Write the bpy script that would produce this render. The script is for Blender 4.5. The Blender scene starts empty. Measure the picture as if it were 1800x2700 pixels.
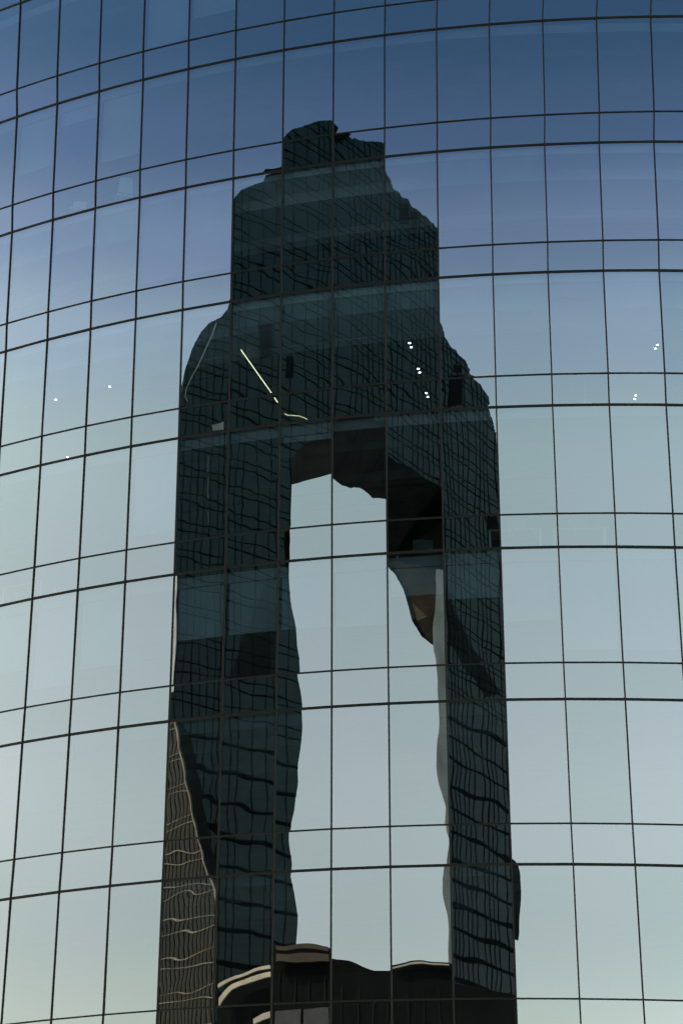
import bpy, math, random
import numpy as np
from mathutils import Matrix, Vector
random.seed(7)
S = bpy.context.scene
COL = S.collection

# ------------------------------------------------------------------ camera
PITCH, ROLL, YAW = 0.38496, 0.001056, -0.099849
FPX = 5266.06                       # focal length in pixels of the 1800 px wide photograph
def cam_basis():
    cy, sy = math.cos(YAW), math.sin(YAW); cp, sp = math.cos(PITCH), math.sin(PITCH)
    cr, sr = math.cos(ROLL), math.sin(ROLL)
    x1 = np.array([cy, -sy, 0.]); y1 = np.array([sy, cy, 0.]); z = np.array([0., 0., 1.])
    fw = cp*y1 + sp*z; z2 = -sp*y1 + cp*z
    return cr*x1 + sr*z2, -sr*x1 + cr*z2, fw
RIGHT, UP, FWD = cam_basis()
cam = bpy.data.objects.new('camera', bpy.data.cameras.new('camera')); COL.objects.link(cam)
cam.matrix_world = Matrix(((RIGHT[0], UP[0], -FWD[0], 0), (RIGHT[1], UP[1], -FWD[1], 0), (RIGHT[2], UP[2], -FWD[2], 0), (0, 0, 0, 1)))
cam.data.sensor_fit = 'HORIZONTAL'; cam.data.sensor_width = 36.0; cam.data.lens = 36.0*FPX/1800.0
cam.data.clip_start = 0.1; cam.data.clip_end = 12000
S.camera = cam

# ------------------------------------------------------------------ sky, sun, exposure
SUN_EL, SUN_AZ = math.radians(32), math.radians(-56)      # azimuth from +Y towards +X
world = bpy.data.worlds.new('World'); S.world = world; world.use_nodes = True
nt = world.node_tree; nt.nodes.clear()
sky = nt.nodes.new('ShaderNodeTexSky'); sky.sky_type = 'NISHITA'; sky.sun_disc = False
sky.sun_elevation = SUN_EL; sky.sun_rotation = SUN_AZ
sky.altitude = 1200; sky.air_density = 1.0; sky.dust_density = 2.4; sky.ozone_density = 1.6
bg = nt.nodes.new('ShaderNodeBackground'); bg.inputs['Strength'].default_value = 0.15
wo = nt.nodes.new('ShaderNodeOutputWorld')
# the pale haze of a big city low down, clean deep blue higher up
SKY_RAMP = [(0.165, (0.609, 0.467, 0.315)), (0.257, (0.821, 0.603, 0.385)), (0.33, (0.866, 0.654, 0.403)), (0.402, (0.949, 0.751, 0.452)), (0.455, (0.802, 0.667, 0.476)), (0.495, (0.505, 0.449, 0.387)), (0.54, (0.268, 0.284, 0.284)), (0.58, (0.158, 0.211, 0.223)), (0.64, (0.133, 0.189, 0.214))]
tcw = nt.nodes.new('ShaderNodeTexCoord'); sx = nt.nodes.new('ShaderNodeSeparateXYZ'); rmp = nt.nodes.new('ShaderNodeValToRGB')
nt.links.new(tcw.outputs['Generated'], sx.inputs[0]); nt.links.new(sx.outputs['Z'], rmp.inputs[0]); rmp.color_ramp.interpolation = 'EASE'
while len(rmp.color_ramp.elements) < len(SKY_RAMP): rmp.color_ramp.elements.new(.5)
for e, (p, c) in zip(rmp.color_ramp.elements, SKY_RAMP): e.position = p; e.color = (*c, 1)
mw = nt.nodes.new('ShaderNodeMix'); mw.data_type = 'RGBA'; mw.blend_type = 'MULTIPLY'; mw.inputs[0].default_value = 1
nt.links.new(sky.outputs[0], mw.inputs[6]); nt.links.new(rmp.outputs[0], mw.inputs[7])
nt.links.new(mw.outputs[2], bg.inputs['Color']); nt.links.new(bg.outputs[0], wo.inputs['Surface'])
sl = bpy.data.lights.new('sun', 'SUN'); sl.energy = 3.0; sl.angle = math.radians(0.5); sl.color = (1.0, 0.93, 0.82)
sun = bpy.data.objects.new('sun', sl); COL.objects.link(sun)
sd = Vector((math.sin(SUN_AZ)*math.cos(SUN_EL), math.cos(SUN_AZ)*math.cos(SUN_EL), math.sin(SUN_EL)))
sun.rotation_euler = sd.to_track_quat('Z', 'Y').to_euler()
S.view_settings.view_transform = 'Standard'; S.view_settings.look = 'None'
S.view_settings.exposure = 1.9; S.view_settings.gamma = 1.0; S.view_settings.use_curve_mapping = False
S.cycles.caustics_reflective = False; S.cycles.caustics_refractive = False
S.cycles.max_bounces = 10; S.cycles.transparent_max_bounces = 12

# ------------------------------------------------------------------ helpers
def link(name, me, mats, parent=None, loc=None):
    o = bpy.data.objects.new(name, me)
    if loc is not None: o.location = loc
    for m in (mats if isinstance(mats, (list, tuple)) else [mats]):
        if m is not None: me.materials.append(m)
    o.parent = parent
    COL.objects.link(o)
    return o
class MB:
    def __init__(s): s.v = []; s.f = []; s.mi = []
    def quad(s, a, b, c, d, mi=0):
        n = len(s.v); s.v += [tuple(a), tuple(b), tuple(c), tuple(d)]; s.f.append((n, n+1, n+2, n+3)); s.mi.append(mi)
    def hexa(s, p, mi=0):            # p: 8 points, bottom ring 0-3, top ring 4-7
        n = len(s.v); s.v += [tuple(q) for q in p]
        for f in ((0,3,2,1),(4,5,6,7),(0,1,5,4),(1,2,6,5),(2,3,7,6),(3,0,4,7)):
            s.f.append(tuple(n+i for i in f)); s.mi.append(mi)
    def box(s, c, X, Y, Z, mi=0):    # centre and three half vectors
        c, X, Y, Z = map(np.asarray, (c, X, Y, Z))
        s.hexa([c-X-Y-Z, c+X-Y-Z, c+X+Y-Z, c-X+Y-Z, c-X-Y+Z, c+X-Y+Z, c+X+Y+Z, c-X+Y+Z], mi)
    def abox(s, x0, x1, y0, y1, z0, z1, mi=0):
        s.box(((x0+x1)/2,(y0+y1)/2,(z0+z1)/2), ((x1-x0)/2,0,0), (0,(y1-y0)/2,0), (0,0,(z1-z0)/2), mi)
    def cyl(s, c, r0, r1, h, n=12, mi=0):
        b = len(s.v); c = np.asarray(c, float)
        for k, (r, z) in enumerate(((r0, 0), (r1, h))):
            for i in range(n):
                a = 2*math.pi*i/n; s.v.append((c[0]+r*math.cos(a), c[1]+r*math.sin(a), c[2]+z))
        for i in range(n):
            j = (i+1) % n; s.f.append((b+i, b+j, b+n+j, b+n+i)); s.mi.append(mi)
        s.f.append(tuple(b+n-1-i for i in range(n))); s.f.append(tuple(b+n+i for i in range(n))); s.mi += [mi, mi]
    def prism(s, poly, off, mi=0, side_mi=None):   # planar polygon (3-D points) pushed by off
        n = len(poly); b = len(s.v)
        s.v += [tuple(p) for p in poly] + [tuple(np.asarray(p)+off) for p in poly]
        s.f.append(tuple(b+i for i in range(n))); s.mi.append(mi)
        s.f.append(tuple(b+n+n-1-i for i in range(n))); s.mi.append(mi)
        for i in range(n):
            j = (i+1) % n; s.f.append((b+i, b+n+i, b+n+j, b+j)); s.mi.append(mi if side_mi is None else side_mi)
    def mesh(s, name, smooth=False):
        me = bpy.data.meshes.new(name); me.from_pydata([tuple(map(float, v)) for v in s.v], [], s.f)
        me.polygons.foreach_set('material_index', s.mi)
        if smooth: me.polygons.foreach_set('use_smooth', [True]*len(s.f))
        me.update(); return me
    def build(s, name, mats, parent=None, loc=None, smooth=False, kind=None, label=None):
        o = link(name, s.mesh(name, smooth), mats, parent, loc)
        if kind: o['kind'] = kind
        if label: o['label'] = label
        return o
def thing(name, label, cat, loc=(0,0,0), group=None):
    o = bpy.data.objects.new(name, None); o.location = loc; o.empty_display_size = 1; COL.objects.link(o)
    o['label'] = label; o['category'] = cat
    if group: o['group'] = group
    return o

# ------------------------------------------------------------------ materials
def principled(name, col, rough=0.6, metal=0.0, spec=0.5, noise=0.0, scale=3.0, col2=None, emit=None, bump=0.0):
    m = bpy.data.materials.new(name); m.use_nodes = True; t = m.node_tree; b = t.nodes['Principled BSDF']
    b.inputs['Roughness'].default_value = rough; b.inputs['Metallic'].default_value = metal
    b.inputs['Specular IOR Level'].default_value = spec
    b.inputs['Base Color'].default_value = (*col, 1)
    if noise > 0 or col2:
        tc = t.nodes.new('ShaderNodeTexCoord'); nz = t.nodes.new('ShaderNodeTexNoise'); nz.inputs['Scale'].default_value = scale
        nz.inputs['Detail'].default_value = 5; t.links.new(tc.outputs['Object'], nz.inputs['Vector'])
        mx = t.nodes.new('ShaderNodeMix'); mx.data_type = 'RGBA'
        c2 = col2 or tuple(max(0, c*(1-noise)) for c in col)
        mx.inputs[6].default_value = (*col, 1); mx.inputs[7].default_value = (*c2, 1)
        rp = t.nodes.new('ShaderNodeValToRGB'); rp.color_ramp.elements[0].position = .35; rp.color_ramp.elements[1].position = .65
        t.links.new(nz.outputs[0], rp.inputs[0]); t.links.new(rp.outputs[0], mx.inputs[0]); t.links.new(mx.outputs[2], b.inputs['Base Color'])
        if bump:
            bp = t.nodes.new('ShaderNodeBump'); bp.inputs['Distance'].default_value = bump
            t.links.new(nz.outputs[0], bp.inputs['Height']); t.links.new(bp.outputs[0], b.inputs['Normal'])
    if emit:
        b.inputs['Emission Color'].default_value = (*emit[:3], 1); b.inputs['Emission Strength'].default_value = emit[3]
    return m
def coated_glass(name, fac=0.52, refl=(0.93, 0.97, 1.0), trans=(0.62, 0.86, 1.0)):
    m = bpy.data.materials.new(name); m.use_nodes = True; t = m.node_tree; t.nodes.clear()
    out = t.nodes.new('ShaderNodeOutputMaterial'); mix = t.nodes.new('ShaderNodeMixShader')
    gl = t.nodes.new('ShaderNodeBsdfGlossy'); gl.inputs['Roughness'].default_value = 0.0
    tr = t.nodes.new('ShaderNodeBsdfTransparent'); tr.inputs['Color'].default_value = (*trans, 1)
    # each pane was coated in its own batch: a hair of difference in reflectance and hue
    oi = t.nodes.new('ShaderNodeObjectInfo'); mr = t.nodes.new('ShaderNodeMapRange')
    mr.inputs[3].default_value = fac-0.022; mr.inputs[4].default_value = fac+0.022
    t.links.new(oi.outputs['Random'], mr.inputs[0])
    cm = t.nodes.new('ShaderNodeMix'); cm.data_type = 'RGBA'
    cm.inputs[6].default_value = (refl[0]*0.975, refl[1]*1.0, refl[2]*0.98, 1); cm.inputs[7].default_value = (refl[0]*1.005, refl[1]*0.98, refl[2], 1)
    t.links.new(oi.outputs['Random'], cm.inputs[0])
    # faint dirt film, streaked downwards
    tc = t.nodes.new('ShaderNodeTexCoord'); mp = t.nodes.new('ShaderNodeMapping'); mp.inputs['Scale'].default_value = (5, 5, 0.5)
    nz = t.nodes.new('ShaderNodeTexNoise'); nz.inputs['Scale'].default_value = 1.3; nz.inputs['Detail'].default_value = 5
    t.links.new(tc.outputs['Object'], mp.inputs[0]); t.links.new(mp.outputs[0], nz.inputs['Vector'])
    dr = t.nodes.new('ShaderNodeMapRange'); dr.inputs[1].default_value = .45; dr.inputs[2].default_value = .8; dr.inputs[3].default_value = 0; dr.inputs[4].default_value = .010
    t.links.new(nz.outputs[0], dr.inputs[0])
    df = t.nodes.new('ShaderNodeBsdfDiffuse'); df.inputs[0].default_value = (.35, .33, .28, 1)
    mix2 = t.nodes.new('ShaderNodeMixShader')
    t.links.new(cm.outputs[2], gl.inputs['Color'])
    t.links.new(mr.outputs[0], mix.inputs[0]); t.links.new(tr.outputs[0], mix.inputs[1]); t.links.new(gl.outputs[0], mix.inputs[2])
    t.links.new(dr.outputs[0], mix2.inputs[0]); t.links.new(mix.outputs[0], mix2.inputs[1]); t.links.new(df.outputs[0], mix2.inputs[2])
    t.links.new(mix2.outputs[0], out.inputs[0])
    return m
M = dict(
    glass=coated_glass('coated_blue_glass'),
    frame=principled('dark_bronze_anodised', (0.012, 0.013, 0.008), .55, .0, .3, .3, 8),
    slab=principled('lit_slab_edge', (0.50, 0.50, 0.49), .7),
    ceil=principled('shaded_ceiling_board', (0.14, 0.14, 0.14), .8, noise=.12, scale=.8),
    bulk=principled('lit_pale_bulkhead_paint', (0.50, 0.50, 0.49), .7),
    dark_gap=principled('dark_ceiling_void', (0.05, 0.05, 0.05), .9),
    slab2=principled('dim_slab_edge', (0.24, 0.24, 0.235), .8),
    dim=principled('unlit_interior_grey', (0.10, 0.10, 0.10), .9, noise=.3, scale=1.2),
    carpet=principled('grey_carpet', (0.12, 0.12, 0.125), .95, noise=.3, scale=12),
    core=principled('grey_core_wall', (0.16, 0.16, 0.16), .85, noise=.25, scale=.4),
    blind=principled('pale_roller_blind_cloth', (0.30, 0.31, 0.30), .9, noise=.1, scale=1.5),
    lamp=principled('warm_lamp_glow', (1, .9, .7), .5, emit=(1.0, .86, .62, 7)),
    strip=principled('warm_lamp_and_glint_glow', (1, .9, .6), .5, emit=(1.0, .80, .42, 1.2)),
    rear=principled('dark_rear_glazing', (0.03, 0.05, 0.06), .15),
    tglass=None,
    tframe=principled('black_tower_fins', (0.003, 0.007, 0.007), .8, 0, .03),
    soffit=principled('dark_stone_soffit', (0.012, 0.015, 0.013), .9, 0, .05, .5, .15, (0.003, 0.004, 0.003)),
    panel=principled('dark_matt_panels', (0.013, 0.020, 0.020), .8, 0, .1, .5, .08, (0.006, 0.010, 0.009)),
    panel2=principled('grey_green_trim', (0.07, 0.10, 0.11), .6),
    shop=principled('dim_shopfront', (0.022, 0.024, 0.022), .6, noise=.5, scale=1.2),
    bronze=principled('bronze_cap_highlight', (0.055, 0.042, 0.024), .5, .3, .4),
    brown=principled('brown_stone_cladding', (0.05, 0.043, 0.028), .8, 0, .2, .5, .2),
    silver=principled('pale_trim_and_sunlit_wall', (0.32, 0.37, 0.345), .6, 0.0, .3, .35, .25),
    bfin=principled('dark_bronze_fins', (0.012, 0.012, 0.009), .6, 0, .1),
    beige=principled('beige_stone_bands', (0.17, 0.145, 0.095), .8, noise=.5, scale=1.0),
    bglass=principled('brown_grey_tinted_glass', (0.38, 0.35, 0.25), .5, 0, .2, .5, .12, (0.20, 0.22, 0.18)),
    bblack=principled('near_black_podium_glass', (0.003, 0.0035, 0.003), .6, 0, .03),
    cream=principled('cream_stone_fascia', (0.48, 0.43, 0.33), .8, noise=.3, scale=.5),
    asphalt=principled('asphalt', (0.05, 0.05, 0.052), .9, 0, .3, .3, 2.0, bump=.01),
    paving=principled('concrete_paving', (0.30, 0.295, 0.28), .9, 0, .3, .25, .7, bump=.01),
    white=principled('white_plastic', (0.7, 0.7, 0.68), .5),
    black=principled('black_mesh_fabric', (0.04, 0.04, 0.045), .8),
    leaf=principled('indoor_palm_leaf', (0.05, 0.09, 0.035), .6, noise=.4, scale=5),
    pot=principled('pale_ceramic_pot', (0.6, 0.58, 0.54), .4),
    wood=principled('pale_oak_top', (0.45, 0.34, 0.22), .6, noise=.3, scale=6),
)
def tower_glass(name, base, alt, cellu, cellz):
    m = bpy.data.materials.new(name); m.use_nodes = True; t = m.node_tree; b = t.nodes['Principled BSDF']
    tc = t.nodes.new('ShaderNodeTexCoord'); mp = t.nodes.new('ShaderNodeMapping')
    mp.inputs['Scale'].default_value = (1/cellu, 1/cellu, 1/cellz)
    sn = t.nodes.new('ShaderNodeVectorMath'); sn.operation = 'FLOOR'
    wn = t.nodes.new('ShaderNodeTexWhiteNoise')
    t.links.new(tc.outputs['Object'], mp.inputs[0]); t.links.new(mp.outputs[0], sn.inputs[0]); t.links.new(sn.outputs[0], wn.inputs['Vector'])
    nz = t.nodes.new('ShaderNodeTexNoise'); nz.inputs['Scale'].default_value = .03; nz.inputs['Detail'].default_value = 3
    t.links.new(tc.outputs['Object'], nz.inputs['Vector'])
    ad = t.nodes.new('ShaderNodeMath'); ad.operation = 'MULTIPLY_ADD'; ad.inputs[1].default_value = .35
    t.links.new(wn.outputs[0], ad.inputs[0]); t.links.new(nz.outputs[0], ad.inputs[2])
    mx = t.nodes.new('ShaderNodeMix'); mx.data_type = 'RGBA'; mx.inputs[6].default_value = (*base, 1); mx.inputs[7].default_value = (*alt, 1)
    t.links.new(ad.outputs[0], mx.inputs[0]); t.links.new(mx.outputs[2], b.inputs['Base Color'])
    b.inputs['Roughness'].default_value = .22; b.inputs['Specular IOR Level'].default_value = .25
    return m
M['tglass'] = tower_glass('deep_teal_curtain_glass', (0.005, 0.019, 0.018), (0.010, 0.033, 0.036), 2.2, 3.9)

# ------------------------------------------------------------------ the curved facade: shape and measured grid
RAD = 36.99567; AXIS_D = 85.53275; TH0 = -0.13973132; Z0 = 34.84242; FLOOR = 4.0794146; SILL = 0.948089
DL = 1.5/RAD
AX = np.array([0.0, AXIS_D])       # tower axis in plan (camera at the origin)
CXP = [0.44, 3.085, 0.844, -3.859, -11.047, -15.515, 27.288, 0.214, -7.046, 7.799]
CYP = [-3.236, -28.269, 1.626, 46.388, 3.087, 5.582, -10.02, 5.588, 16.044, -1.928]
def ray(px, py):
    d = FWD*FPX + RIGHT*(px-900) - UP*(py-1350); return d/np.linalg.norm(d)
def hit_cyl(d, R=RAD):               # camera ray against the facade cylinder
    a = d[0]**2 + d[1]**2; b = -2*d[1]*AXIS_D; c = AXIS_D**2 - R*R
    t = (-b - math.sqrt(b*b-4*a*c))/(2*a); return d*t
def zrow(r):
    k = math.ceil(r); return Z0 - FLOOR*k + (SILL if k != r else 0)
def node(m, r):                      # (angle, z) of grid node: regular grid plus the small measured set-out errors
    th = TH0 + (m-7)*DL; z = zrow(r)
    P = np.array([RAD*math.sin(th), AXIS_D-RAD*math.cos(th), z])
    y = P@FWD; px = 900+FPX*(P@RIGHT)/y; py = 1350-FPX*(P@UP)/y
    u = min(max((m-6.5)/7, -1.15), 1.15); v = min(max((r-2.75)/4, -1.1), 1.1)
    F = [u**i*v**j for i in range(4) for j in range(4-i)]
    px += sum(a*b for a, b in zip(CXP, F)); py += sum(a*b for a, b in zip(CYP, F))
    Q = hit_cyl(ray(px, py))
    return math.atan2(Q[0], AXIS_D-Q[1]), Q[2]
def cylp(th, z, R=RAD): return np.array([R*math.sin(th), AXIS_D-R*math.cos(th), z])
MLO, MHI = -9, 26
ROWS = [r/2 for r in range(-13, 18)]              # -6.5 .. 8.5 ; integers are floor lines, halves are sill rails
ND = {(m, r): node(m, r) for m in range(MLO, MHI+1) for r in ROWS}
for m in range(MLO, MHI+1): ND[(m, 9.0)] = (ND[(m, 8.5)][0], -1.87)
ROWS.append(9.0)
def NP(m, r, R=RAD): th, z = ND[(m, r)]; return cylp(th, z, R)
KAPPA = 0.5                                        # the panes are bent to half the curvature of the facade

tower = thing('glass_office_tower', 'round glass office tower with blue mirror panes in a dark grid filling the whole picture', 'office tower', (0, AXIS_D, -1.87))
TI = Vector((0, -AXIS_D, 1.87))
def tb(mb, name, mats, loc=None, **k):             # build with world coordinates under the tower
    o = mb.build(name, mats, tower, (TI if loc is None else TI+Vector(loc)), **k); return o

VIS_C = range(-1, 14)
BANDS = [(ROWS[i], ROWS[i+1]) for i in range(len(ROWS)-1)]
VIS_B = [b for b in BANDS if b[0] >= -1.5 and b[1] <= 7]
def pane_mesh(c, r0, r1, nx, nz, rng, wavy):
    a0, a1 = ND[(c, r0)], ND[(c+1, r0)]; b0, b1 = ND[(c, r1)], ND[(c+1, r1)]
    pa0, pa1, pb0, pb1 = cylp(*a0), cylp(*a1), cylp(*b0), cylp(*b1)
    cen = (pa0+pa1+pb0+pb1)/4; thc = (a0[0]+a1[0]+b0[0]+b1[0])/4
    n = np.array([math.sin(thc), -math.cos(thc), 0.]); h = abs(a0[1]-b0[1]); w = 1.5
    tx, tz = (rng.gauss(0, .00022), rng.gauss(0, .00030)) if wavy else (rng.gauss(0, .0015), rng.gauss(0, .0018)); amp = 1.7 if c == 4 and r0 >= 5 else 1.0
    W = []
    if wavy:
        for _ in range(2): # faint horizontal roller waves
            lam = rng.uniform(.5, 1.3); ang = rng.gauss(math.pi/2, .25); s = rng.uniform(.2, .8)*.00035
            W.append((2*math.pi*math.cos(ang)/lam, 2*math.pi*math.sin(ang)/lam, rng.uniform(0, 6.28), s*lam/6.283))
        for _ in range(5): # slanting ones
            lam = rng.uniform(.35, 1.5); ang = rng.choice((-1, 1))*rng.gauss(math.pi/4, .3); s = rng.uniform(.2, .8)*.00050*amp
            W.append((2*math.pi*math.cos(ang)/lam, 2*math.pi*math.sin(ang)/lam, rng.uniform(0, 6.28), s*lam/6.283))
        for _ in range(2):
            lam = rng.uniform(.8, 2.2); ang = rng.gauss(0, .5); s = rng.uniform(.2, .8)*.0010
            W.append((2*math.pi*math.cos(ang)/lam, 2*math.pi*math.sin(ang)/lam, rng.uniform(0, 6.28), s*lam/6.283))
        e0, e1, e2, e3 = (rng.gauss(0, .0010)*.12 for _ in range(4))
    V = []; F = []
    for j in range(nz+1):
        t = j/nz
        for i in range(nx+1):
            s = i/nx
            th = (a0[0]*(1-s)+a1[0]*s)*(1-t) + (b0[0]*(1-s)+b1[0]*s)*t
            z = (a0[1]*(1-s)+a1[1]*s)*(1-t) + (b0[1]*(1-s)+b1[1]*s)*t
            ch = (pa0*(1-s)+pa1*s)*(1-t) + (pb0*(1-s)+pb1*s)*t
            P = KAPPA*cylp(th, z) + (1-KAPPA)*ch
            x, y = (s-.5)*w, (t-.5)*h
            d = tx*x + tz*y
            if wavy:
                for kx, kz, ph, A in W: d += A*math.sin(kx*x+kz*y+ph)
                d += e0*math.exp(-t*h/.12)+e1*math.exp(-(1-t)*h/.12)+e2*math.exp(-s*w/.12)+e3*math.exp(-(1-s)*w/.12)
            V.append(tuple(P-cen+n*d))
    for j in range(nz):
        for i in range(nx):
            q = j*(nx+1)+i; F.append((q, q+nx+1, q+nx+2, q+1))
    me = bpy.data.meshes.new('glass_pane'); me.from_pydata(V, [], F); me.polygons.foreach_set('use_smooth', [True]*len(F)); me.update()
    return me, cen
rng = random.Random(11)
for c in VIS_C:
    for r0, r1 in VIS_B:
        tall = (r0 == int(r0)); wavy = 4 <= c <= 10 and r0 >= 0
        nx, nz = ((22, 56 if tall else 20) if wavy else (4, 6 if tall else 3))
        me, cen = pane_mesh(c, r0, r1, nx, nz, rng, wavy)
        link('glass_pane', me, M['glass'], tower, TI+Vector(cen))
mb = MB()
for c in range(MLO, MHI):
    for b in BANDS:
        if c in VIS_C and b in VIS_B: continue
        mb.quad(NP(c, b[0]), NP(c, b[1]), NP(c+1, b[1]), NP(c+1, b[0]))
tb(mb, 'glass_pane', M['glass'], kind='stuff')

def mullion(mb, m, hw=.0185):
    rs = [ND[(m, r)] for r in ROWS]
    for (t0, z0), (t1, z1) in zip(rs[:-1], rs[1:]):
        P = []
        for th, z in ((t1, z1), (t0, z0)):
            e = hw/RAD
            P += [cylp(th-e, z, RAD+.030), cylp(th+e, z, RAD+.030), cylp(th+e, z, RAD-.13), cylp(th-e, z, RAD-.13)]
        mb.hexa(P)
        P = []
        for th, z in ((t1, z1), (t0, z0)):
            e = hw*.35/RAD
            P += [cylp(th-e, z, RAD+.038), cylp(th+e, z, RAD+.038), cylp(th+e, z, RAD+.0305), cylp(th-e, z, RAD+.0305)]
        mb.hexa(P, 1)  # thin lighter bronze cap carries the edge highlight in its colour
def transom(mb, r, ms, hh):
    for m in ms:
        P = []
        for dz in (-hh, hh):
            a, b = ND[(m, r)], ND[(m+1, r)]
            P += [cylp(a[0], a[1]+dz, RAD+.024), cylp(b[0], b[1]+dz, RAD+.024), cylp(b[0], b[1]+dz, RAD-.12), cylp(a[0], a[1]+dz, RAD-.12)]
        mb.hexa(P)
for m in range(-2, 16):
    mb = MB(); mullion(mb, m); tb(mb, 'mullion', [M['frame'], M['bronze']])
mb = MB()
for m in list(range(MLO, -2))+list(range(16, MHI+1)): mullion(mb, m)
tb(mb, 'mullion', [M['frame'], M['bronze']], kind='stuff')
for r in ROWS[:-1]:
    heavy = (r == int(r)); mb = MB(); transom(mb, r, range(MLO, MHI), .032 if heavy else .0185)
    tb(mb, 'floor_transom' if heavy else 'sill_transom', M['frame'])

# ------------------------------------------------------------------ inside the tower
TA, TB = ND[(MLO, 0.0)][0], ND[(MHI, 0.0)][0]
def ring(mb, R0, R1, z, up, mi=0, n=40, a0=None, a1=None):
    a0 = TA if a0 is None else a0; a1 = TB if a1 is None else a1
    for i in range(n):
        t0, t1 = a0+(a1-a0)*i/n, a0+(a1-a0)*(i+1)/n
        q = [cylp(t0, z, R0), cylp(t1, z, R0), cylp(t1, z, R1), cylp(t0, z, R1)]
        mb.quad(*(q if up else q[::-1]), mi)
def band(mb, R, z0, z1, mi=0, n=40, a0=None, a1=None):
    a0 = TA if a0 is None else a0; a1 = TB if a1 is None else a1
    for i in range(n):
        t0, t1 = a0+(a1-a0)*i/n, a0+(a1-a0)*(i+1)/n
        mb.quad(cylp(t0, z0, R), cylp(t1, z0, R), cylp(t1, z1, R), cylp(t0, z1, R), mi)
RC = RAD-13.0
for k in range(-6, 9):
    z = zrow(k)
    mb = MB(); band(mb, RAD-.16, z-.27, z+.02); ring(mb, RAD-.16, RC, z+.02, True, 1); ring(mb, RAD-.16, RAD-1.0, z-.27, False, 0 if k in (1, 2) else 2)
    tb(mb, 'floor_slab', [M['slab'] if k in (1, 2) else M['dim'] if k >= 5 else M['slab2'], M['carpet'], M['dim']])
    dz = {0: .50, 1: .62, 2: .55}.get(k % 3, .5)
    mb = MB(); band(mb, RAD-1.0, z-dz, z-.27, 0); ring(mb, RAD-1.0, RAD-1.25, z-dz, False, 0)
    band(mb, RAD-1.25, z-dz, z-dz+.1, 2); d2 = 2.3+.5*(k % 2); ring(mb, RAD-1.25, RAD-d2, z-dz+.1, False, 0); ring(mb, RAD-d2, RC, z-dz+.1, False, 1)  # ceiling darker beyond the window zone: light fall-off put into colour
    bd = .05 if k == 2 else -.18
    band(mb, RAD-d2, z-dz+bd, z-dz+.095, 0); ring(mb, RAD-d2, RAD-d2-.35, z-dz+bd, False, 0)
    ring(mb, RAD-d2-1.1, RAD-d2-1.22, z-dz+.092, False, 2)
    ring(mb, RAD-d2-2.3, RAD-d2-2.36, z-dz+.092, False, 2)
    tb(mb, 'ceiling', [M['bulk'], M['ceil'], M['dark_gap']] if k in (1, 2) else [M['dim'], M['dim'], M['dark_gap']])  # strongly lit floors get paler ceilings, the light put into their colour
mb = MB(); band(mb, RC, -1.87, zrow(-6.5)); tb(mb, 'core_wall', M['core'])
mb = MB(); zt = ND[(0, -6.5)][1]
band(mb, RAD, -1.87, zt+.3, 0, 90, TB+.001, TA+2*math.pi-.001)
ring(mb, RAD, .01, zt+.3, True, 0, 120, 0, 2*math.pi); band(mb, RAD-.2, zt-.2, zt+.3)
tb(mb, 'rear_glazing', M['rear'])

# roller blinds, each behind one bay; drop measured from the floor line down
def blind(c, k, drop, inset=.07):
    mb = MB(); t0 = ND[(c, float(k))][0]+.06/RAD; t1 = ND[(c+1, float(k))][0]-.06/RAD; z = ND[(c, float(k))][1]
    R = RAD-.22
    P = [cylp(t0, z-drop, R), cylp(t1, z-drop, R), cylp(t1, z-drop, R-.006), cylp(t0, z-drop, R-.006),
         cylp(t0, z-.10, R), cylp(t1, z-.10, R), cylp(t1, z-.10, R-.006), cylp(t0, z-.10, R-.006)]
    mb.hexa(P)
    P = [cylp(t0, z-drop-.03, R+.008), cylp(t1, z-drop-.03, R+.008), cylp(t1, z-drop-.03, R-.014), cylp(t0, z-drop-.03, R-.014),
         cylp(t0, z-drop, R+.008), cylp(t1, z-drop, R+.008), cylp(t1, z-drop, R-.014), cylp(t0, z-drop, R-.014)]
    mb.hexa(P)
    tb(mb, 'blind', M['blind'])
BL = {4: {-1: 2.0, 0: 1.9, 1: 2.55, 2: 2.2, 4: 1.8, 5: 1.8, 6: 1.8, 7: 1.85, 8: 1.1, 9: 1.25, 10: 1.9, 11: 2.7, 12: 2.7, 13: 2.7},
      1: {3: 2.75, 4: 2.75, 2: 1.2, 9: 1.0, 10: 1.0},
      2: {9: 1.0, 10: 1.0, 5: .75, 6: .75, 7: .75, 8: .75, 3: .6, 11: .65, 12: 1.0, 13: 1.0},
      0: {0: 2.0, 2: 2.4, 1: .7}, 3: {3: 2.6, 6: .45}, -1: {4: 2.3, 6: 2.2, 7: 2.2, 3: 3.0, 11: 2.75, 12: 2.75}}
for k, d in BL.items():
    for c, drop in d.items(): blind(c, k, drop)

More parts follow.
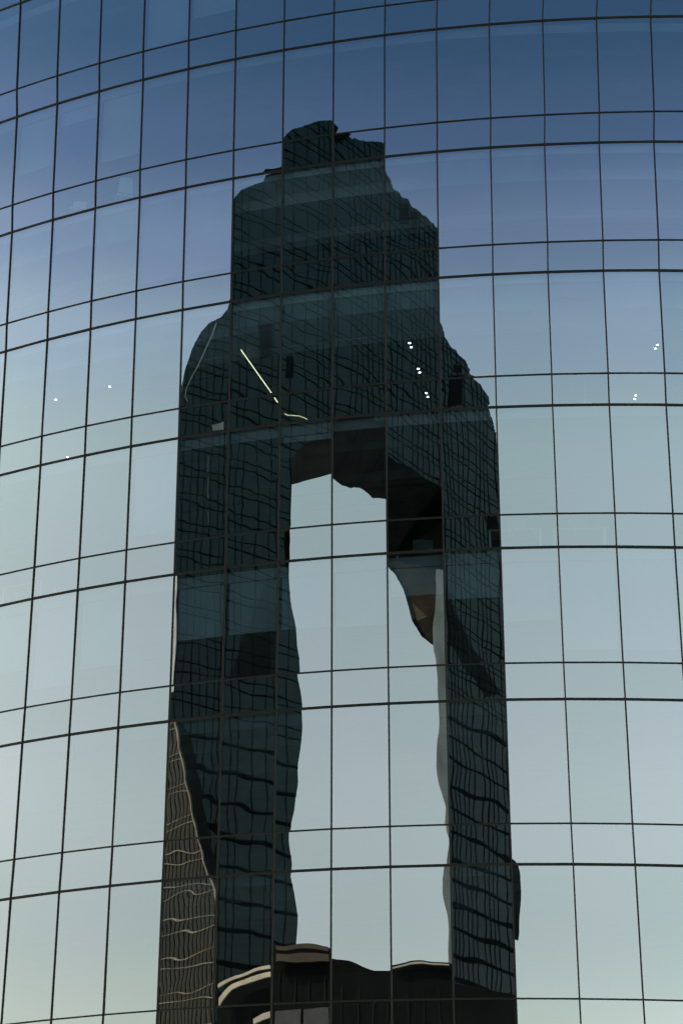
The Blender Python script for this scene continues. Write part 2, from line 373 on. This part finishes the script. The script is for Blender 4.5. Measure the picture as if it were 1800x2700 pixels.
K = 1800/1568.0
def ceiling_point(x, y, z):
    d = ray(x*K, y*K); return d*(z/d[2])
def ceil_z(k): return zrow(k)-{0: .50, 1: .62, 2: .55}.get(k % 3, .5)+.1
for x, y in ((940.5, 788), (944, 797.5), (960, 847), (963.5, 855.5), (979, 903), (982, 911.5), (1509, 792), (1505, 800.5),
             (1459, 908), (1457, 916.5), (128, 918), (252, 888), (155, 1050)):
    p = ceiling_point(x, y, ceil_z(2)-.07)
    mb = MB(); mb.cyl((0, 0, 0), .034, .034, .004, 14); mb.cyl((0, 0, .004), .046, .046, .03, 14, 1)
    tb(mb, 'downlight', [M['lamp'], M['white']], loc=p)
def strip(x0, y0, x1, y1, w=.011, z=None):
    z = ceil_z(2)-.09 if z is None else z
    a, b = ceiling_point(x0, y0, z), ceiling_point(x1, y1, z); d = (b-a)/2; n = np.array([-d[1], d[0], 0])/np.linalg.norm(d)*w
    mb = MB(); mb.box((0, 0, 0), d, n, (0, 0, .003)); mb.box((0, 0, .019), d, n*1.2, (0, 0, .016), 1); tb(mb, 'lamp_and_glint_strip', [M['strip'], M['white']], loc=(a+b)/2)
strip(553, 803, 623, 902); strip(626, 906, 637, 924)
for a, b in (((653, 950), (660, 953.5)), ((660, 953.5), (672, 954)), ((672, 954), (688, 955.5)), ((688, 955.5), (700, 960)), ((700, 960), (708, 965))): strip(*a, *b, w=.004)  # curved reflection put in as thin glowing segments, no lamp here

# ------------------------------------------------------------------ furniture standing behind the glass
def inside(c, frac, k, depth):
    t0, t1 = ND[(c, float(k))][0], ND[(c+1, float(k))][0]; th = t0+(t1-t0)*frac
    return cylp(th, zrow(k)+.02, RAD-depth), th
def office_chair(c, frac, k, depth, label, rot):
    p, th = inside(c, frac, k, depth); o = thing('office_chair', label, 'chair', p, 'office chairs behind the glass'); o.rotation_euler.z = th+rot
    mb = MB(); mb.box((0, 0, .48), (.24, 0, 0), (0, .23, 0), (0, 0, .035)); mb.build('seat', M['white'], o)
    mb = MB(); mb.hexa([(-.22, .20, .56), (.22, .20, .56), (.22, .25, .56), (-.22, .25, .56), (-.19, .30, 1.02), (.19, .30, 1.02), (.19, .34, 1.02), (-.19, .34, 1.02)]); mb.build('backrest', M['white'], o)
    mb = MB(); mb.cyl((0, 0, .08), .03, .03, .38, 10); mb.build('stem', M['black'], o)
    for i in range(5):
        a = i*2*math.pi/5; mb = MB(); d = np.array([math.cos(a), math.sin(a), 0])
        mb.box(d*.15+np.array([0, 0, .08]), d*.15, np.array([-d[1], d[0], 0])*.02, (0, 0, .02)); mb.cyl(d*.28, .025, .025, .06, 8); mb.build('leg', M['black'], o)
    for s in (-1, 1):
        mb = MB(); mb.box((s*.27, .02, .68), (.02, 0, 0), (0, .15, 0), (0, 0, .015)); mb.box((s*.27, .02, .575), (.012, 0, 0), (0, .03, 0), (0, 0, .09)); mb.build('armrest', M['black'], o)
office_chair(1, .25, 1, .75, 'pale office chair behind the low pane, the further left of two faint chairs', .5)
office_chair(2, .35, 1, .7, 'pale office chair behind the low pane, right of the other faint chair', -2.4)
def palm(c, frac, k, depth, label, h=1.5, n=14):
    p, th = inside(c, frac, k, depth); o = thing('potted_palm', label, 'potted plant', p, 'potted palms behind the glass')
    mb = MB(); mb.cyl((0, 0, 0), .14, .19, .36, 16); mb.build('pot', M['pot'], o)
    mb = MB(); mb.cyl((0, 0, .3), .025, .018, h*.5, 8); mb.build('stem', M['wood'], o)
    r2 = random.Random(int(c*10+k)); mb = MB()
    for i in range(n):
        a = r2.uniform(0, 6.28); L = r2.uniform(.35, .6); up = r2.uniform(.2, 1.0); base = np.array([0, 0, .3+h*.5])
        d = np.array([math.cos(a), math.sin(a), 0]); q = np.array([-d[1], d[0], 0]); prev = base; pw = .012
        for s in range(1, 6):
            t = s/5; nx = base+d*L*t+np.array([0, 0, L*(up*t-.9*t*t)]); w = .05*math.sin(math.pi*min(t+.08, .98))+.004
            mb.quad(prev-q*pw, prev+q*pw, nx+q*w, nx-q*w); prev, pw = nx, w
    mb.build('leaves', M['leaf'], o)
palm(11, .62, 3, .8, 'potted palm with feathery leaves, faint behind a pane right of the dark reflection', 1.7, 22)
palm(5, .7, -1, .8, 'potted palm, faint behind a pane at the top edge of the picture', 1.5)
def desk(c, frac, k, depth, label):
    p, th = inside(c, frac, k, depth); o = thing('desk', label, 'desk', p, 'desks behind the glass'); o.rotation_euler.z = th
    mb = MB(); mb.abox(-.7, .7, -.35, .35, .72, .75); mb.build('desktop', M['wood'], o)
    for sx in (-1, 1):
        for sy in (-1, 1): mb = MB(); mb.abox(sx*.66-.02, sx*.66+.02, sy*.31-.02, sy*.31+.02, 0, .72); mb.build('leg', M['white'], o)
    q = thing('monitor', 'monitor on the '+label.replace('pale ', ''), 'monitor', Vector(p)+Vector((0, 0, .75)), 'monitors behind the glass'); q.rotation_euler.z = th+.3
    mb = MB(); mb.abox(-.27, .27, -.015, .015, .1, .42); mb.build('screen', M['dim'], q)
    mb = MB(); mb.abox(-.03, .03, .016, .04, .0, .25); mb.abox(-.12, .12, -.08, .08, 0, .012); mb.build('stand', M['black'], q)
desk(10, .25, 4, .8, 'pale desk behind the low pane just right of the dark reflection')
desk(8, .45, 4, 2.0, 'pale desk inside the darkest pane of the reflection')
desk(0, .5, 4, .8, 'pale desk behind the low pane near the left edge')
desk(11, .4, 4, .9, 'pale desk behind the second low pane right of the dark reflection')

# ------------------------------------------------------------------ where the mirrored buildings stand
def col_mid(c, th_hit, z):
    t = (ND[(c, 3.0)][0]+ND[(c+1, 3.0)][0])/2
    # the grid lines drift slightly with height: take the two mullion angles at this height
    rr = [r for r in ROWS if -2 <= r <= 8]; zs = [ND[(c, r)][1] for r in rr]
    a = np.interp(-z, [-q for q in zs], [ND[(c, r)][0] for r in rr]); b = np.interp(-z, [-q for q in zs], [ND[(c+1, r)][0] for r in rr])
    return (a+b)/2
def bounce(c, x, y):                 # pixel (1568 scale) -> point on pane, reflected direction
    d = ray(x*K, y*K); P = hit_cyl(d); th = math.atan2(P[0], AXIS_D-P[1]); tc = col_mid(c, th, P[2])
    a = tc+KAPPA*(th-tc); n = np.array([math.sin(a), -math.cos(a), 0.])
    return P, d-2*(d@n)*n
_, dref = bounce(3, 370, 1400); FOOT_AZ = math.atan2(dref[0], dref[1])+math.radians(9)
D0 = 190.0
Pm, _ = bounce(6, 700, 1200)
PN = np.array([math.sin(FOOT_AZ), math.cos(FOOT_AZ), 0.]); PU = np.array([-PN[1], PN[0], 0.])    # PN points away from the facade
PO = Pm*np.array([1, 1, 0])
def land(c, x, y, depth):            # -> (u, z) on the vertical plane at that distance
    P, r = bounce(c, x, y); t = (depth-(P-PO)@PN)/(r@PN); Q = P+r*t
    return np.array([(Q-PO)@PU, Q[2]])
def W3(u, z, depth): return PO+PN*depth+PU*u+np.array([0, 0, z])
G0 = -1.87
def trace(pts, depth, dens=14, jit=0.0):
    out = []
    jr = random.Random(len(pts))
    for i, p in enumerate(pts):
        if i and p[0] == pts[i-1][0]:
            q = pts[i-1]; n = max(1, int(math.hypot(p[1]-q[1], p[2]-q[2])/dens))
            for s in range(1, n): out.append(land(p[0], q[1]+(p[1]-q[1])*s/n, q[2]+(p[2]-q[2])*s/n+jr.uniform(-jit, jit)*(p[0] >= 7), depth))
        out.append(land(*p, depth))
    return out
def P3(poly, depth): return [W3(u, z, depth) for u, z in poly]
TOP = [(4, 416, 905), (4, 422, 850), (4, 440, 803), (4, 465, 762), (4, 480, 742), (4, 505, 727), (4, 522, 706),
       (5, 537, 476), (5, 543, 450), (5, 555, 437), (5, 590, 424), (5, 620, 410), (5, 640, 402), (5, 647, 388),
       (6, 652, 312), (6, 670, 297), (6, 700, 282), (6, 735, 277), (6, 763, 275),
       (7, 768, 316), (7, 800, 320), (7, 840, 321), (7, 868, 322), (7, 884, 329),
       (8, 887, 392), (8, 895, 412), (8, 905, 434), (8, 935, 453), (8, 950, 481), (8, 980, 502), (8, 1003, 522),
       (9, 1013, 748), (9, 1020, 775), (9, 1040, 802), (9, 1062, 825), (9, 1078, 846), (9, 1076, 858), (9, 1086, 868), (9, 1104, 884),
       (9, 1124, 915), (9, 1126, 932), (9, 1116, 946), (9, 1126, 966), (9, 1134, 1000), (9, 1141, 1045)]
LEG_L = [(6, 667, 1050), (6, 667, 1110), (6, 665, 1205), (6, 653, 1216), (6, 652, 1288), (6, 660, 1310), (6, 668, 1380), (6, 682, 1470), (6, 689, 1510),
         (6, 688, 1560), (6, 692, 1640), (6, 691, 1710), (6, 684, 1800), (6, 677, 1860), (6, 668, 1905), (6, 668, 1925), (6, 673, 1985), (6, 670, 2010),
         (6, 677, 2050), (6, 680, 2105), (6, 679, 2168)]
ARCH_F = [(6, 667, 1050), (6, 680, 1030), (6, 700, 1016), (6, 762, 1004), (7, 768, 972), (7, 884, 962),
          (8, 889, 1050), (8, 910, 1063), (8, 950, 1076), (8, 975, 1094), (8, 1012, 1117)]
ARCH_B = [(6, 660, 1112), (6, 680, 1109), (6, 700, 1103), (6, 762, 1089), (7, 768, 1105), (7, 800, 1118), (7, 840, 1131), (7, 884, 1147)]
HAUNCH = [(8, 889, 1290), (8, 905, 1315), (8, 925, 1350), (8, 935, 1385), (8, 945, 1425), (8, 970, 1462), (8, 1000, 1482), (8, 1003, 1500)]
top = trace(TOP, D0, 6, 3.2); legl = trace(LEG_L, D0); archf = trace(ARCH_F, D0)
uL = land(3, 400, 1600, D0)*.5+land(4, 412, 1600, D0)*.5; uL = uL[0]
a9 = land(9, 1020, 1300, D0)[0]; b8 = land(8, 1012, 1300, D0)[0]; uR_in = .85*a9+.15*b8
a10 = land(10, 1160, 1500, D0)[0]; b9 = land(9, 1145, 1500, D0)[0]; uR = .5*a10+.5*b9
# u runs towards the picture's right or left depending on the mirror; only consistency matters
topu = [np.array([uL, top[0][1]])]+top+[np.array([uR, top[-1][1]])]
zspr = archf[-1][1]
outline = [np.array([uL, G0])]+topu+[np.array([uR, G0]), np.array([uR_in, G0]), np.array([uR_in, zspr-3])]+archf[::-1]+legl[1:]+[np.array([legl[-1][0], G0])]
gate = thing('gate_shaped_tower', 'dark teal gate-shaped skyscraper with a tall open arch, seen mirrored in the glass panes', 'skyscraper', W3((uL+uR)/2, G0, D0))
GI = -Vector(W3((uL+uR)/2, G0, D0))
def gb(mb, name, mats, **k): return mb.build(name, mats, gate, GI, **k)
from mathutils.geometry import tessellate_polygon
def slab_poly(mb, poly, d0, d1, mi=0, smi=0):
    tri = tessellate_polygon([[Vector((p[0], p[1], 0)) for p in poly]])
    A = P3(poly, d0); B = P3(poly, d1); b = len(mb.v); n = len(poly); mb.v += [tuple(p) for p in A+B]
    for t in tri:
        mb.f.append(tuple(b+i for i in t)); mb.mi.append(mi); mb.f.append(tuple(b+n+i for i in t[::-1])); mb.mi.append(mi)
    for i in range(n):
        j = (i+1) % n; mb.f.append((b+i, b+n+i, b+n+j, b+j)); mb.mi.append(smi)
mb = MB(); slab_poly(mb, outline, D0, D0+2.0, 0, 1); gb(mb, 'front_wall', [M['tglass'], M['tframe']])
# rear wall with the arch opening seen against the sky
DB = D0+26.0
archb = trace(ARCH_B, DB, 7, 2.0); haunch = trace(HAUNCH, DB, 8, 2.0)
UBK = land(8, 1034, 1900, DB)[0]; UBK += 1.5*np.sign(UBK-land(8, 1000, 1900, DB)[0])
topb = [np.array([u, z-4.0]) for u, z in topu]
rear = [np.array([uL, G0])]+topb+[np.array([uR, G0]), np.array([UBK, G0]), np.array([UBK, haunch[-1][1]-6]), np.array([haunch[-1][0], haunch[-1][1]])]+haunch[::-1][1:]+archb[::-1]+[np.array([archb[0][0], G0])]
mb = MB(); slab_poly(mb, rear, DB-2, DB, 0, 1); gb(mb, 'rear_wall', [M['soffit'], M['soffit']])
# soffit of the arch: ruled surface from the front edge to the rear edge
def resample(pl, n):
    pl = np.array(pl); s = np.r_[0, np.cumsum(np.hypot(*np.diff(pl, axis=0).T))]; t = np.linspace(0, s[-1], n)
    return np.stack([np.interp(t, s, pl[:, 0]), np.interp(t, s, pl[:, 1])], 1)
mb = MB(); A = resample(archf, 30); B = resample(archb+haunch[:1], 30)
for i in range(29): mb.quad(W3(*A[i], D0+1), W3(*A[i+1], D0+1), W3(*B[i+1], DB-1), W3(*B[i], DB-1))
gb(mb, 'arch_soffit', M['soffit'])
zbr = land(8, 1008, 1287, D0)[1]
mb = MB(); mb.quad(W3(uR_in, zspr, D0+1), W3(uR_in, (zspr+zbr)/2, D0+1), W3(uR_in, zbr, D0+1), W3(*haunch[0], DB-1)); gb(mb, 'arch_soffit', M['soffit'])
mb = MB(); A = resample([np.array([uR_in, zbr]), np.array([uR_in, haunch[-1][1]-2])], 16); B = resample(haunch, 16)
for i in range(15): mb.quad(W3(*A[i], D0+1), W3(*A[i+1], D0+1), W3(*B[i+1], DB-1), W3(*B[i], DB-1))
gb(mb, 'arch_haunch', M['brown'])
mb = MB(); mb.quad(W3(uR_in, G0, D0+1), W3(uR_in, A[-1][1]+5, D0+1), W3(UBK, haunch[-1][1]-6, DB-1), W3(UBK, G0, DB-1))
gb(mb, 'leg_side_wall', M['brown'])
ULI = min(p[0] for p in legl); mb = MB(); mb.quad(W3(ULI, G0, D0+1), W3(ULI, archf[0][1], D0+1), W3(ULI, archf[0][1], DB-1), W3(ULI, G0, DB-1)); gb(mb, 'leg_side_wall', M['soffit'])
mb = MB(); mb.quad(W3(uL, G0, D0+1), W3(uL, topu[0][1]-4, D0+1), W3(uL, topu[0][1]-4, DB-1), W3(uL, G0, DB-1)); mb.quad(W3(uR, G0, D0+1), W3(uR, topu[-1][1]-4, D0+1), W3(uR, topu[-1][1]-4, DB-1), W3(uR, G0, DB-1)); gb(mb, 'side_wall', M['tglass'])
mb = MB()
for i in range(len(topu)-1): mb.quad(W3(*topu[i], D0+1.9), W3(*topu[i+1], D0+1.9), W3(*topb[i+1], DB-1), W3(*topb[i], DB-1))
gb(mb, 'roof', M['tframe'])
# right leg's inner wall: the sunlight on it put into a paler strip
SLV = [(8, 1000, 1306), (8, 1006, 1300), (8, 1012, 1290)]
SLV_L = [(8, 1000, 1310), (8, 1002, 1350), (8, 1000, 1400), (8, 996, 1450), (8, 998, 1490), (8, 1001, 1530), (8, 1002, 1575), (8, 1007, 1612), (8, 1005, 1650), (8, 1004, 1700),
         (8, 1006, 1750), (8, 1008, 1800), (8, 1016, 1835), (8, 1024, 1862), (8, 1028, 1925), (8, 1024, 1985), (8, 1020, 2020), (8, 1022, 2060), (8, 1028, 2105), (8, 1034, 2215)]
sl = trace(SLV_L, D0+3, 20)
mb = MB(); slab_poly(mb, [np.array([uR_in, sl[0][1]+1.5])]+sl+[np.array([uR_in, sl[-1][1]])], D0+3, D0+3.3); gb(mb, 'sunlit_wall_strip', M['silver'])
mb = MB()
for q in np.arange(sl[-1][1]+3, sl[0][1], 7.8): mb.box(W3((uR_in+sl[len(sl)//2][0])/2, q, D0+2.98), PU*1.2, PN*.05, (0, 0, .12))
gb(mb, 'wall_joint', M['brown'], kind='stuff')

for pl in ([(7, 766, 283), (7, 772, 287), (7, 777, 290), (7, 770, 298), (7, 766, 302)], [(7, 766, 303), (7, 790, 305), (7, 812, 307), (7, 806, 313), (7, 795, 318), (7, 766, 322)],
           [(5, 611, 399), (5, 640, 391), (5, 649, 381), (5, 649, 404), (5, 625, 408)]):
    mb = MB(); slab_poly(mb, trace(pl, D0-1, 30), D0-1, D0+2); gb(mb, 'roof_canopy', M['tframe'])
def ribbon(pts, w, mat, name):
    q = trace(pts, D0, 12); mb = MB()
    for a, b in zip(q[:-1], q[1:]):
        mb.hexa([W3(b[0]-w, b[1], D0-.3), W3(b[0]+w, b[1], D0-.3), W3(b[0]+w, b[1], D0-.12), W3(b[0]-w, b[1], D0-.12), W3(a[0]-w, a[1], D0-.3), W3(a[0]+w, a[1], D0-.3), W3(a[0]+w, a[1], D0-.12), W3(a[0]-w, a[1], D0-.12)])
    gb(mb, name, mat)
ribbon([(4, 494, 742), (4, 484, 775), (4, 470, 805), (4, 455, 840), (4, 438, 868), (4, 427, 893), (4, 425, 912), (4, 431, 928)], .16, M['silver'], 'corner_trim')
for y0, y1 in ((1048, 1085), (1100, 1145), (1175, 1205)): ribbon([(4, 478, y0), (4, 478, y1)], .18, M['panel2'], 'corner_trim')
mb = MB(); slab_poly(mb, [land(4, x, y, D0) for x, y in ((486, 975), (510, 966), (511, 990), (488, 992))], D0-.3, D0-.02); gb(mb, 'lit_window_panel', M['silver'])  # pale panel, a lit window's brightness put into its colour
bay = trace([(10, 1182, 1992), (10, 1189, 2012), (10, 1193, 2050), (10, 1191, 2095), (10, 1187, 2140), (10, 1183, 2162)], D0+1)
mb = MB(); slab_poly(mb, [np.array([uR, bay[0][1]+1])]+bay+[np.array([uR, bay[-1][1]-.2])], D0+.5, D0+1); gb(mb, 'corner_bay', M['panel'])
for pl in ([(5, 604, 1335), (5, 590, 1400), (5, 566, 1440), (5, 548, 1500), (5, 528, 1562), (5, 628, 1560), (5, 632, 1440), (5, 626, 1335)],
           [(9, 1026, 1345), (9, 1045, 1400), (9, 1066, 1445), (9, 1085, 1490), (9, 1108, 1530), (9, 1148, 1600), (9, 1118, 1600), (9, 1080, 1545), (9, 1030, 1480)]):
    mb = MB(); slab_poly(mb, trace(pl, D0, 30), D0-.06, D0-.01); gb(mb, 'dark_reflection_panel', M['panel'])  # reflections in the tower's own glass, put in as thin dark panels
# curtain wall grid, clipped to the outline
OUT = np.array(outline)
def clip(fixed, axis):               # intervals of the outline along a line u=fixed (axis 0) or z=fixed (axis 1)
    a = OUT; b = np.roll(OUT, -1, 0); s = (a[:, axis]-fixed)*(b[:, axis]-fixed) < 0
    t = (fixed-a[s, axis])/(b[s, axis]-a[s, axis]); o = 1-axis; v = np.sort(a[s, o]+(b[s, o]-a[s, o])*t)
    return [(v[i], v[i+1]) for i in range(0, len(v)-1, 2)]
ulo, uhi = OUT[:, 0].min(), OUT[:, 0].max(); zhi = OUT[:, 1].max()
mb = MB(); rg = random.Random(5)
for i, u in enumerate(np.arange(ulo+1.1, uhi, 2.2)):
    if rg.random() < .12: continue
    u += rg.uniform(-.35, .35)
    for z0, z1 in clip(u, 0):
        if z1-z0 > 1: mb.box(W3(u, (z0+z1)/2, D0-.10), PU*rg.choice((.07, .10, .10, .15)), PN*.10, (0, 0, (z1-z0)/2-.05))
gb(mb, 'vertical_fin', M['tframe'], kind='stuff')
mb = MB(); low = land(5, 580, 1660, D0)[1]; lowr = land(9, 1085, 1620, D0)[1]; UMID = land(7, 830, 1500, D0)[0]
for z in np.arange(G0+4, zhi, 3.9):
    for off, h, thick in ((0, .07, 0), (1.25, .055, 0), (0, .27, 1)):
        for u0, u1 in clip(z+off, 1):
            if (z < (low if (u0+u1)/2 < UMID else lowr)) != bool(thick): continue
            mb.box(W3((u0+u1)/2, z+off, D0-.09), PU*((u1-u0)/2), PN*.085, (0, 0, h*rg.uniform(.55, 1.2)))
gb(mb, 'floor_band', M['tframe'], kind='stuff')
# dark louvre openings
for (c, x0, x1, y0, y1) in ((8, 918, 938, 468, 515), (8, 945, 955, 490, 525), (5, 593, 622, 738, 812), (6, 655, 674, 818, 868), (9, 1040, 1056, 840, 858), (9, 1028, 1064, 868, 935),
                            (9, 1123, 1140, 1185, 1255)):
    pl = [land(c, x, y, D0) for x, y in ((x0, y0), (x1, y0), (x1, y1), (x0, y1))]
    mb = MB(); slab_poly(mb, pl, D0-.25, D0-.02); gb(mb, 'louvre_panel', M['bblack'])

# ------------------------------------------------------------------ beige building beside the gate tower
def face(az):                        # turn the tracing plane: each building faces its own way
    global PN, PU
    PN = np.array([math.sin(az), math.cos(az), 0.]); PU = np.array([-PN[1], PN[0], 0.])
face(math.radians(-172))
D1 = 150.0
bt = thing('beige_striped_building', 'brown and beige finned office building mirrored at the lower left of the dark tower', 'office building', W3(land(4, 440, 2300, D1)[0], G0, D1))
BI = -Vector(bt.location)
R1 = [(4, 403, 1655), (4, 412, 1700), (4, 424, 1750), (4, 433, 1810), (4, 441, 1860), (4, 449, 1900), (4, 454, 1925), (4, 466, 1955), (4, 474, 1985), (4, 482, 2012), (4, 491, 2050), (4, 497, 2110)]
r1 = trace(R1, D1)
uO = land(3, 385, 1800, D1)[0]*.5+land(4, 391, 1800, D1)[0]*.5; uI = land(4, 494, 2200, D1)[0]*.5+land(5, 502, 2200, D1)[0]*.5
bo = [np.array([uO, G0]), np.array([uO, r1[0][1]+1])]+r1+[np.array([uI, r1[-1][1]-4]), np.array([uI, G0])]
mb = MB(); slab_poly(mb, bo, D1, D1+8, 0, 1); mb.build('wall', [M['bglass'], M['bfin']], bt, BI)
OUTg = OUT; OUT = np.array(bo)
mb = MB(); us = min(uO, uI); ue = max(uO, uI)
for u in np.arange(us+.4, ue, 1.12):
    for z0, z1 in clip(u, 0): mb.box(W3(u, (z0+z1)/2, D1-.22), PU*.27, PN*.22, (0, 0, (z1-z0)/2))
mb.build('vertical_fin', M['bfin'], bt, BI, kind='stuff')
mb = MB()
for z in np.arange(G0+3, OUT[:, 1].max(), 3.9):
    for off in (0, 1.1):
        for u0, u1 in clip(z+off, 1): mb.box(W3((u0+u1)/2, z+off, D1-.24), PU*((u1-u0)/2), PN*.21, (0, 0, .05))
mb.build('floor_band', M['beige'], bt, BI, kind='stuff')
mb = MB()
for a, b in zip(r1[:-1], r1[1:]):
    w = .24*np.sign(uI-uO)
    mb.hexa([W3(b[0]-w, b[1], D1-.5), W3(b[0]+w*.3, b[1], D1-.5), W3(b[0]+w*.3, b[1], D1+.5), W3(b[0]-w, b[1], D1+.5),
             W3(a[0]-w, a[1], D1-.5), W3(a[0]+w*.3, a[1], D1-.5), W3(a[0]+w*.3, a[1], D1+.5), W3(a[0]-w, a[1], D1+.5)])
mb.build('corner_trim', M['beige'], bt, BI)
# slim pale mast-like edge rising above it
sv = trace([(4, 406.5, 1330), (4, 404, 1420), (4, 401.5, 1500), (4, 400, 1590)], D1+2)
mb = MB(); slab_poly(mb, [np.array([uO, sv[0][1]])]+sv+[np.array([uO, sv[-1][1]])], D1+2, D1+2.3); mb.build('stair_tower', M['silver'], bt, BI)

# ------------------------------------------------------------------ low podium building in front of the gate tower
face(math.radians(-166))
D2 = 110.0
pod = thing('podium_building', 'low black podium building with cream roof bands mirrored at the bottom edge', 'building', W3(land(7, 830, 2300, D2)[0], G0, D2))
PI_ = -Vector(pod.location)
PT = [(5, 503, 2290), (5, 520, 2262), (5, 545, 2245), (5, 580, 2222), (5, 622, 2212), (6, 630, 2172), (6, 757, 2170), (7, 765, 2204), (7, 800, 2210), (7, 830, 2222), (7, 860, 2230), (7, 892, 2231),
      (8, 902, 2217), (8, 930, 2216), (8, 970, 2210), (8, 1034, 2214), (9, 1044, 2262), (9, 1090, 2270), (9, 1150, 2280), (9, 1180, 2290)]
pt = trace(PT, D2, 10)
po = [np.array([pt[0][0]-(.5 if pt[0][0] < pt[-1][0] else -.5), G0])]+pt+[np.array([pt[-1][0], G0])]
mb = MB(); slab_poly(mb, po, D2, D2+20); mb.build('wall', M['bblack'], pod, PI_)
def fascia(pts, h0, h1, d, mat, name='fascia_band'):
    q = trace(pts, d, 10); qa = trace([(c, x, y+h0) for c, x, y in pts], d, 10); qb = trace([(c, x, y+h1) for c, x, y in pts], d, 10)
    n = min(len(qa), len(qb)); mb = MB()
    for i in range(n-1):
        mb.hexa([W3(*qb[i], d), W3(*qb[i+1], d), W3(*qb[i+1], d+.4), W3(*qb[i], d+.4), W3(*qa[i], d), W3(*qa[i+1], d), W3(*qa[i+1], d+.4), W3(*qa[i], d+.4)])
    mb.build(name, mat, pod, PI_)
fascia([(5, 498, 2262), (5, 520, 2250), (5, 545, 2235), (5, 580, 2222), (5, 622, 2211)], 0, 8, D2-1.2, M['cream'])
fascia([(5, 499, 2290), (5, 512, 2278), (5, 535, 2260), (5, 570, 2244), (5, 622, 2228)], 0, 14, D2-1.2, M['cream'])
fascia([(6, 630, 2171), (6, 757, 2168)], 0, 11, D2-.9, M['brown']); fascia([(6, 630, 2192), (6, 757, 2188)], 0, 18, D2-.9, M['brown'])
fascia([(8, 902, 2219), (8, 930, 2217), (8, 970, 2211), (8, 1034, 2216)], 2, 6, D2-.6, M['bglass'])

OUT = np.array(po); mb = MB()
for i, u in enumerate(np.arange(OUT[:, 0].min()+1, OUT[:, 0].max(), 2.4)):
    for z0, z1 in clip(u, 0):
        if z1-z0 > 2.5: mb.box(W3(u, (z0+z1)/2-1.2, D2-.06), PU*.05, PN*.06, (0, 0, (z1-z0)/2-1.0))
mb.build('window_mullion', M['panel'], pod, PI_, kind='stuff')
for c, x0, x1 in ((6, 632, 690), (6, 696, 756)):
    mb = MB(); slab_poly(mb, [land(c, x, y, D2) for x, y in ((x0, 2319), (x1, 2316), (x1, 2372), (x0, 2374))], D2-.4, D2-.15); mb.build('shopfront_panel', M['shop'], pod, PI_)
fascia([(5, 580, 2338), (5, 600, 2326), (5, 624, 2318)], 0, 14, D2-1.2, M['cream'])
# ------------------------------------------------------------------ ground
def sheet(name, x0, x1, y0, y1, z, mat, n=1):
    mb = MB(); mb.quad((x0, y0, z), (x1, y0, z), (x1, y1, z), (x0, y1, z)); o = mb.build(name, mat); o['kind'] = 'structure'; return o
sheet('ground', -4000, 4000, -4000, 4000, G0-.02, M['paving'])
sheet('road', -600, 600, -14, 6, G0-.014, M['asphalt'])
mb = MB(); mb.abox(-600, 600, 6, 6.25, G0-.014, G0+.12); mb.abox(-600, 600, -14.25, -14, G0-.014, G0+.12); o = mb.build('kerb', M['paving']); o['kind'] = 'structure'
print('u', uL, uR, 'zhi', zhi, 'plane az', math.degrees(FOOT_AZ))
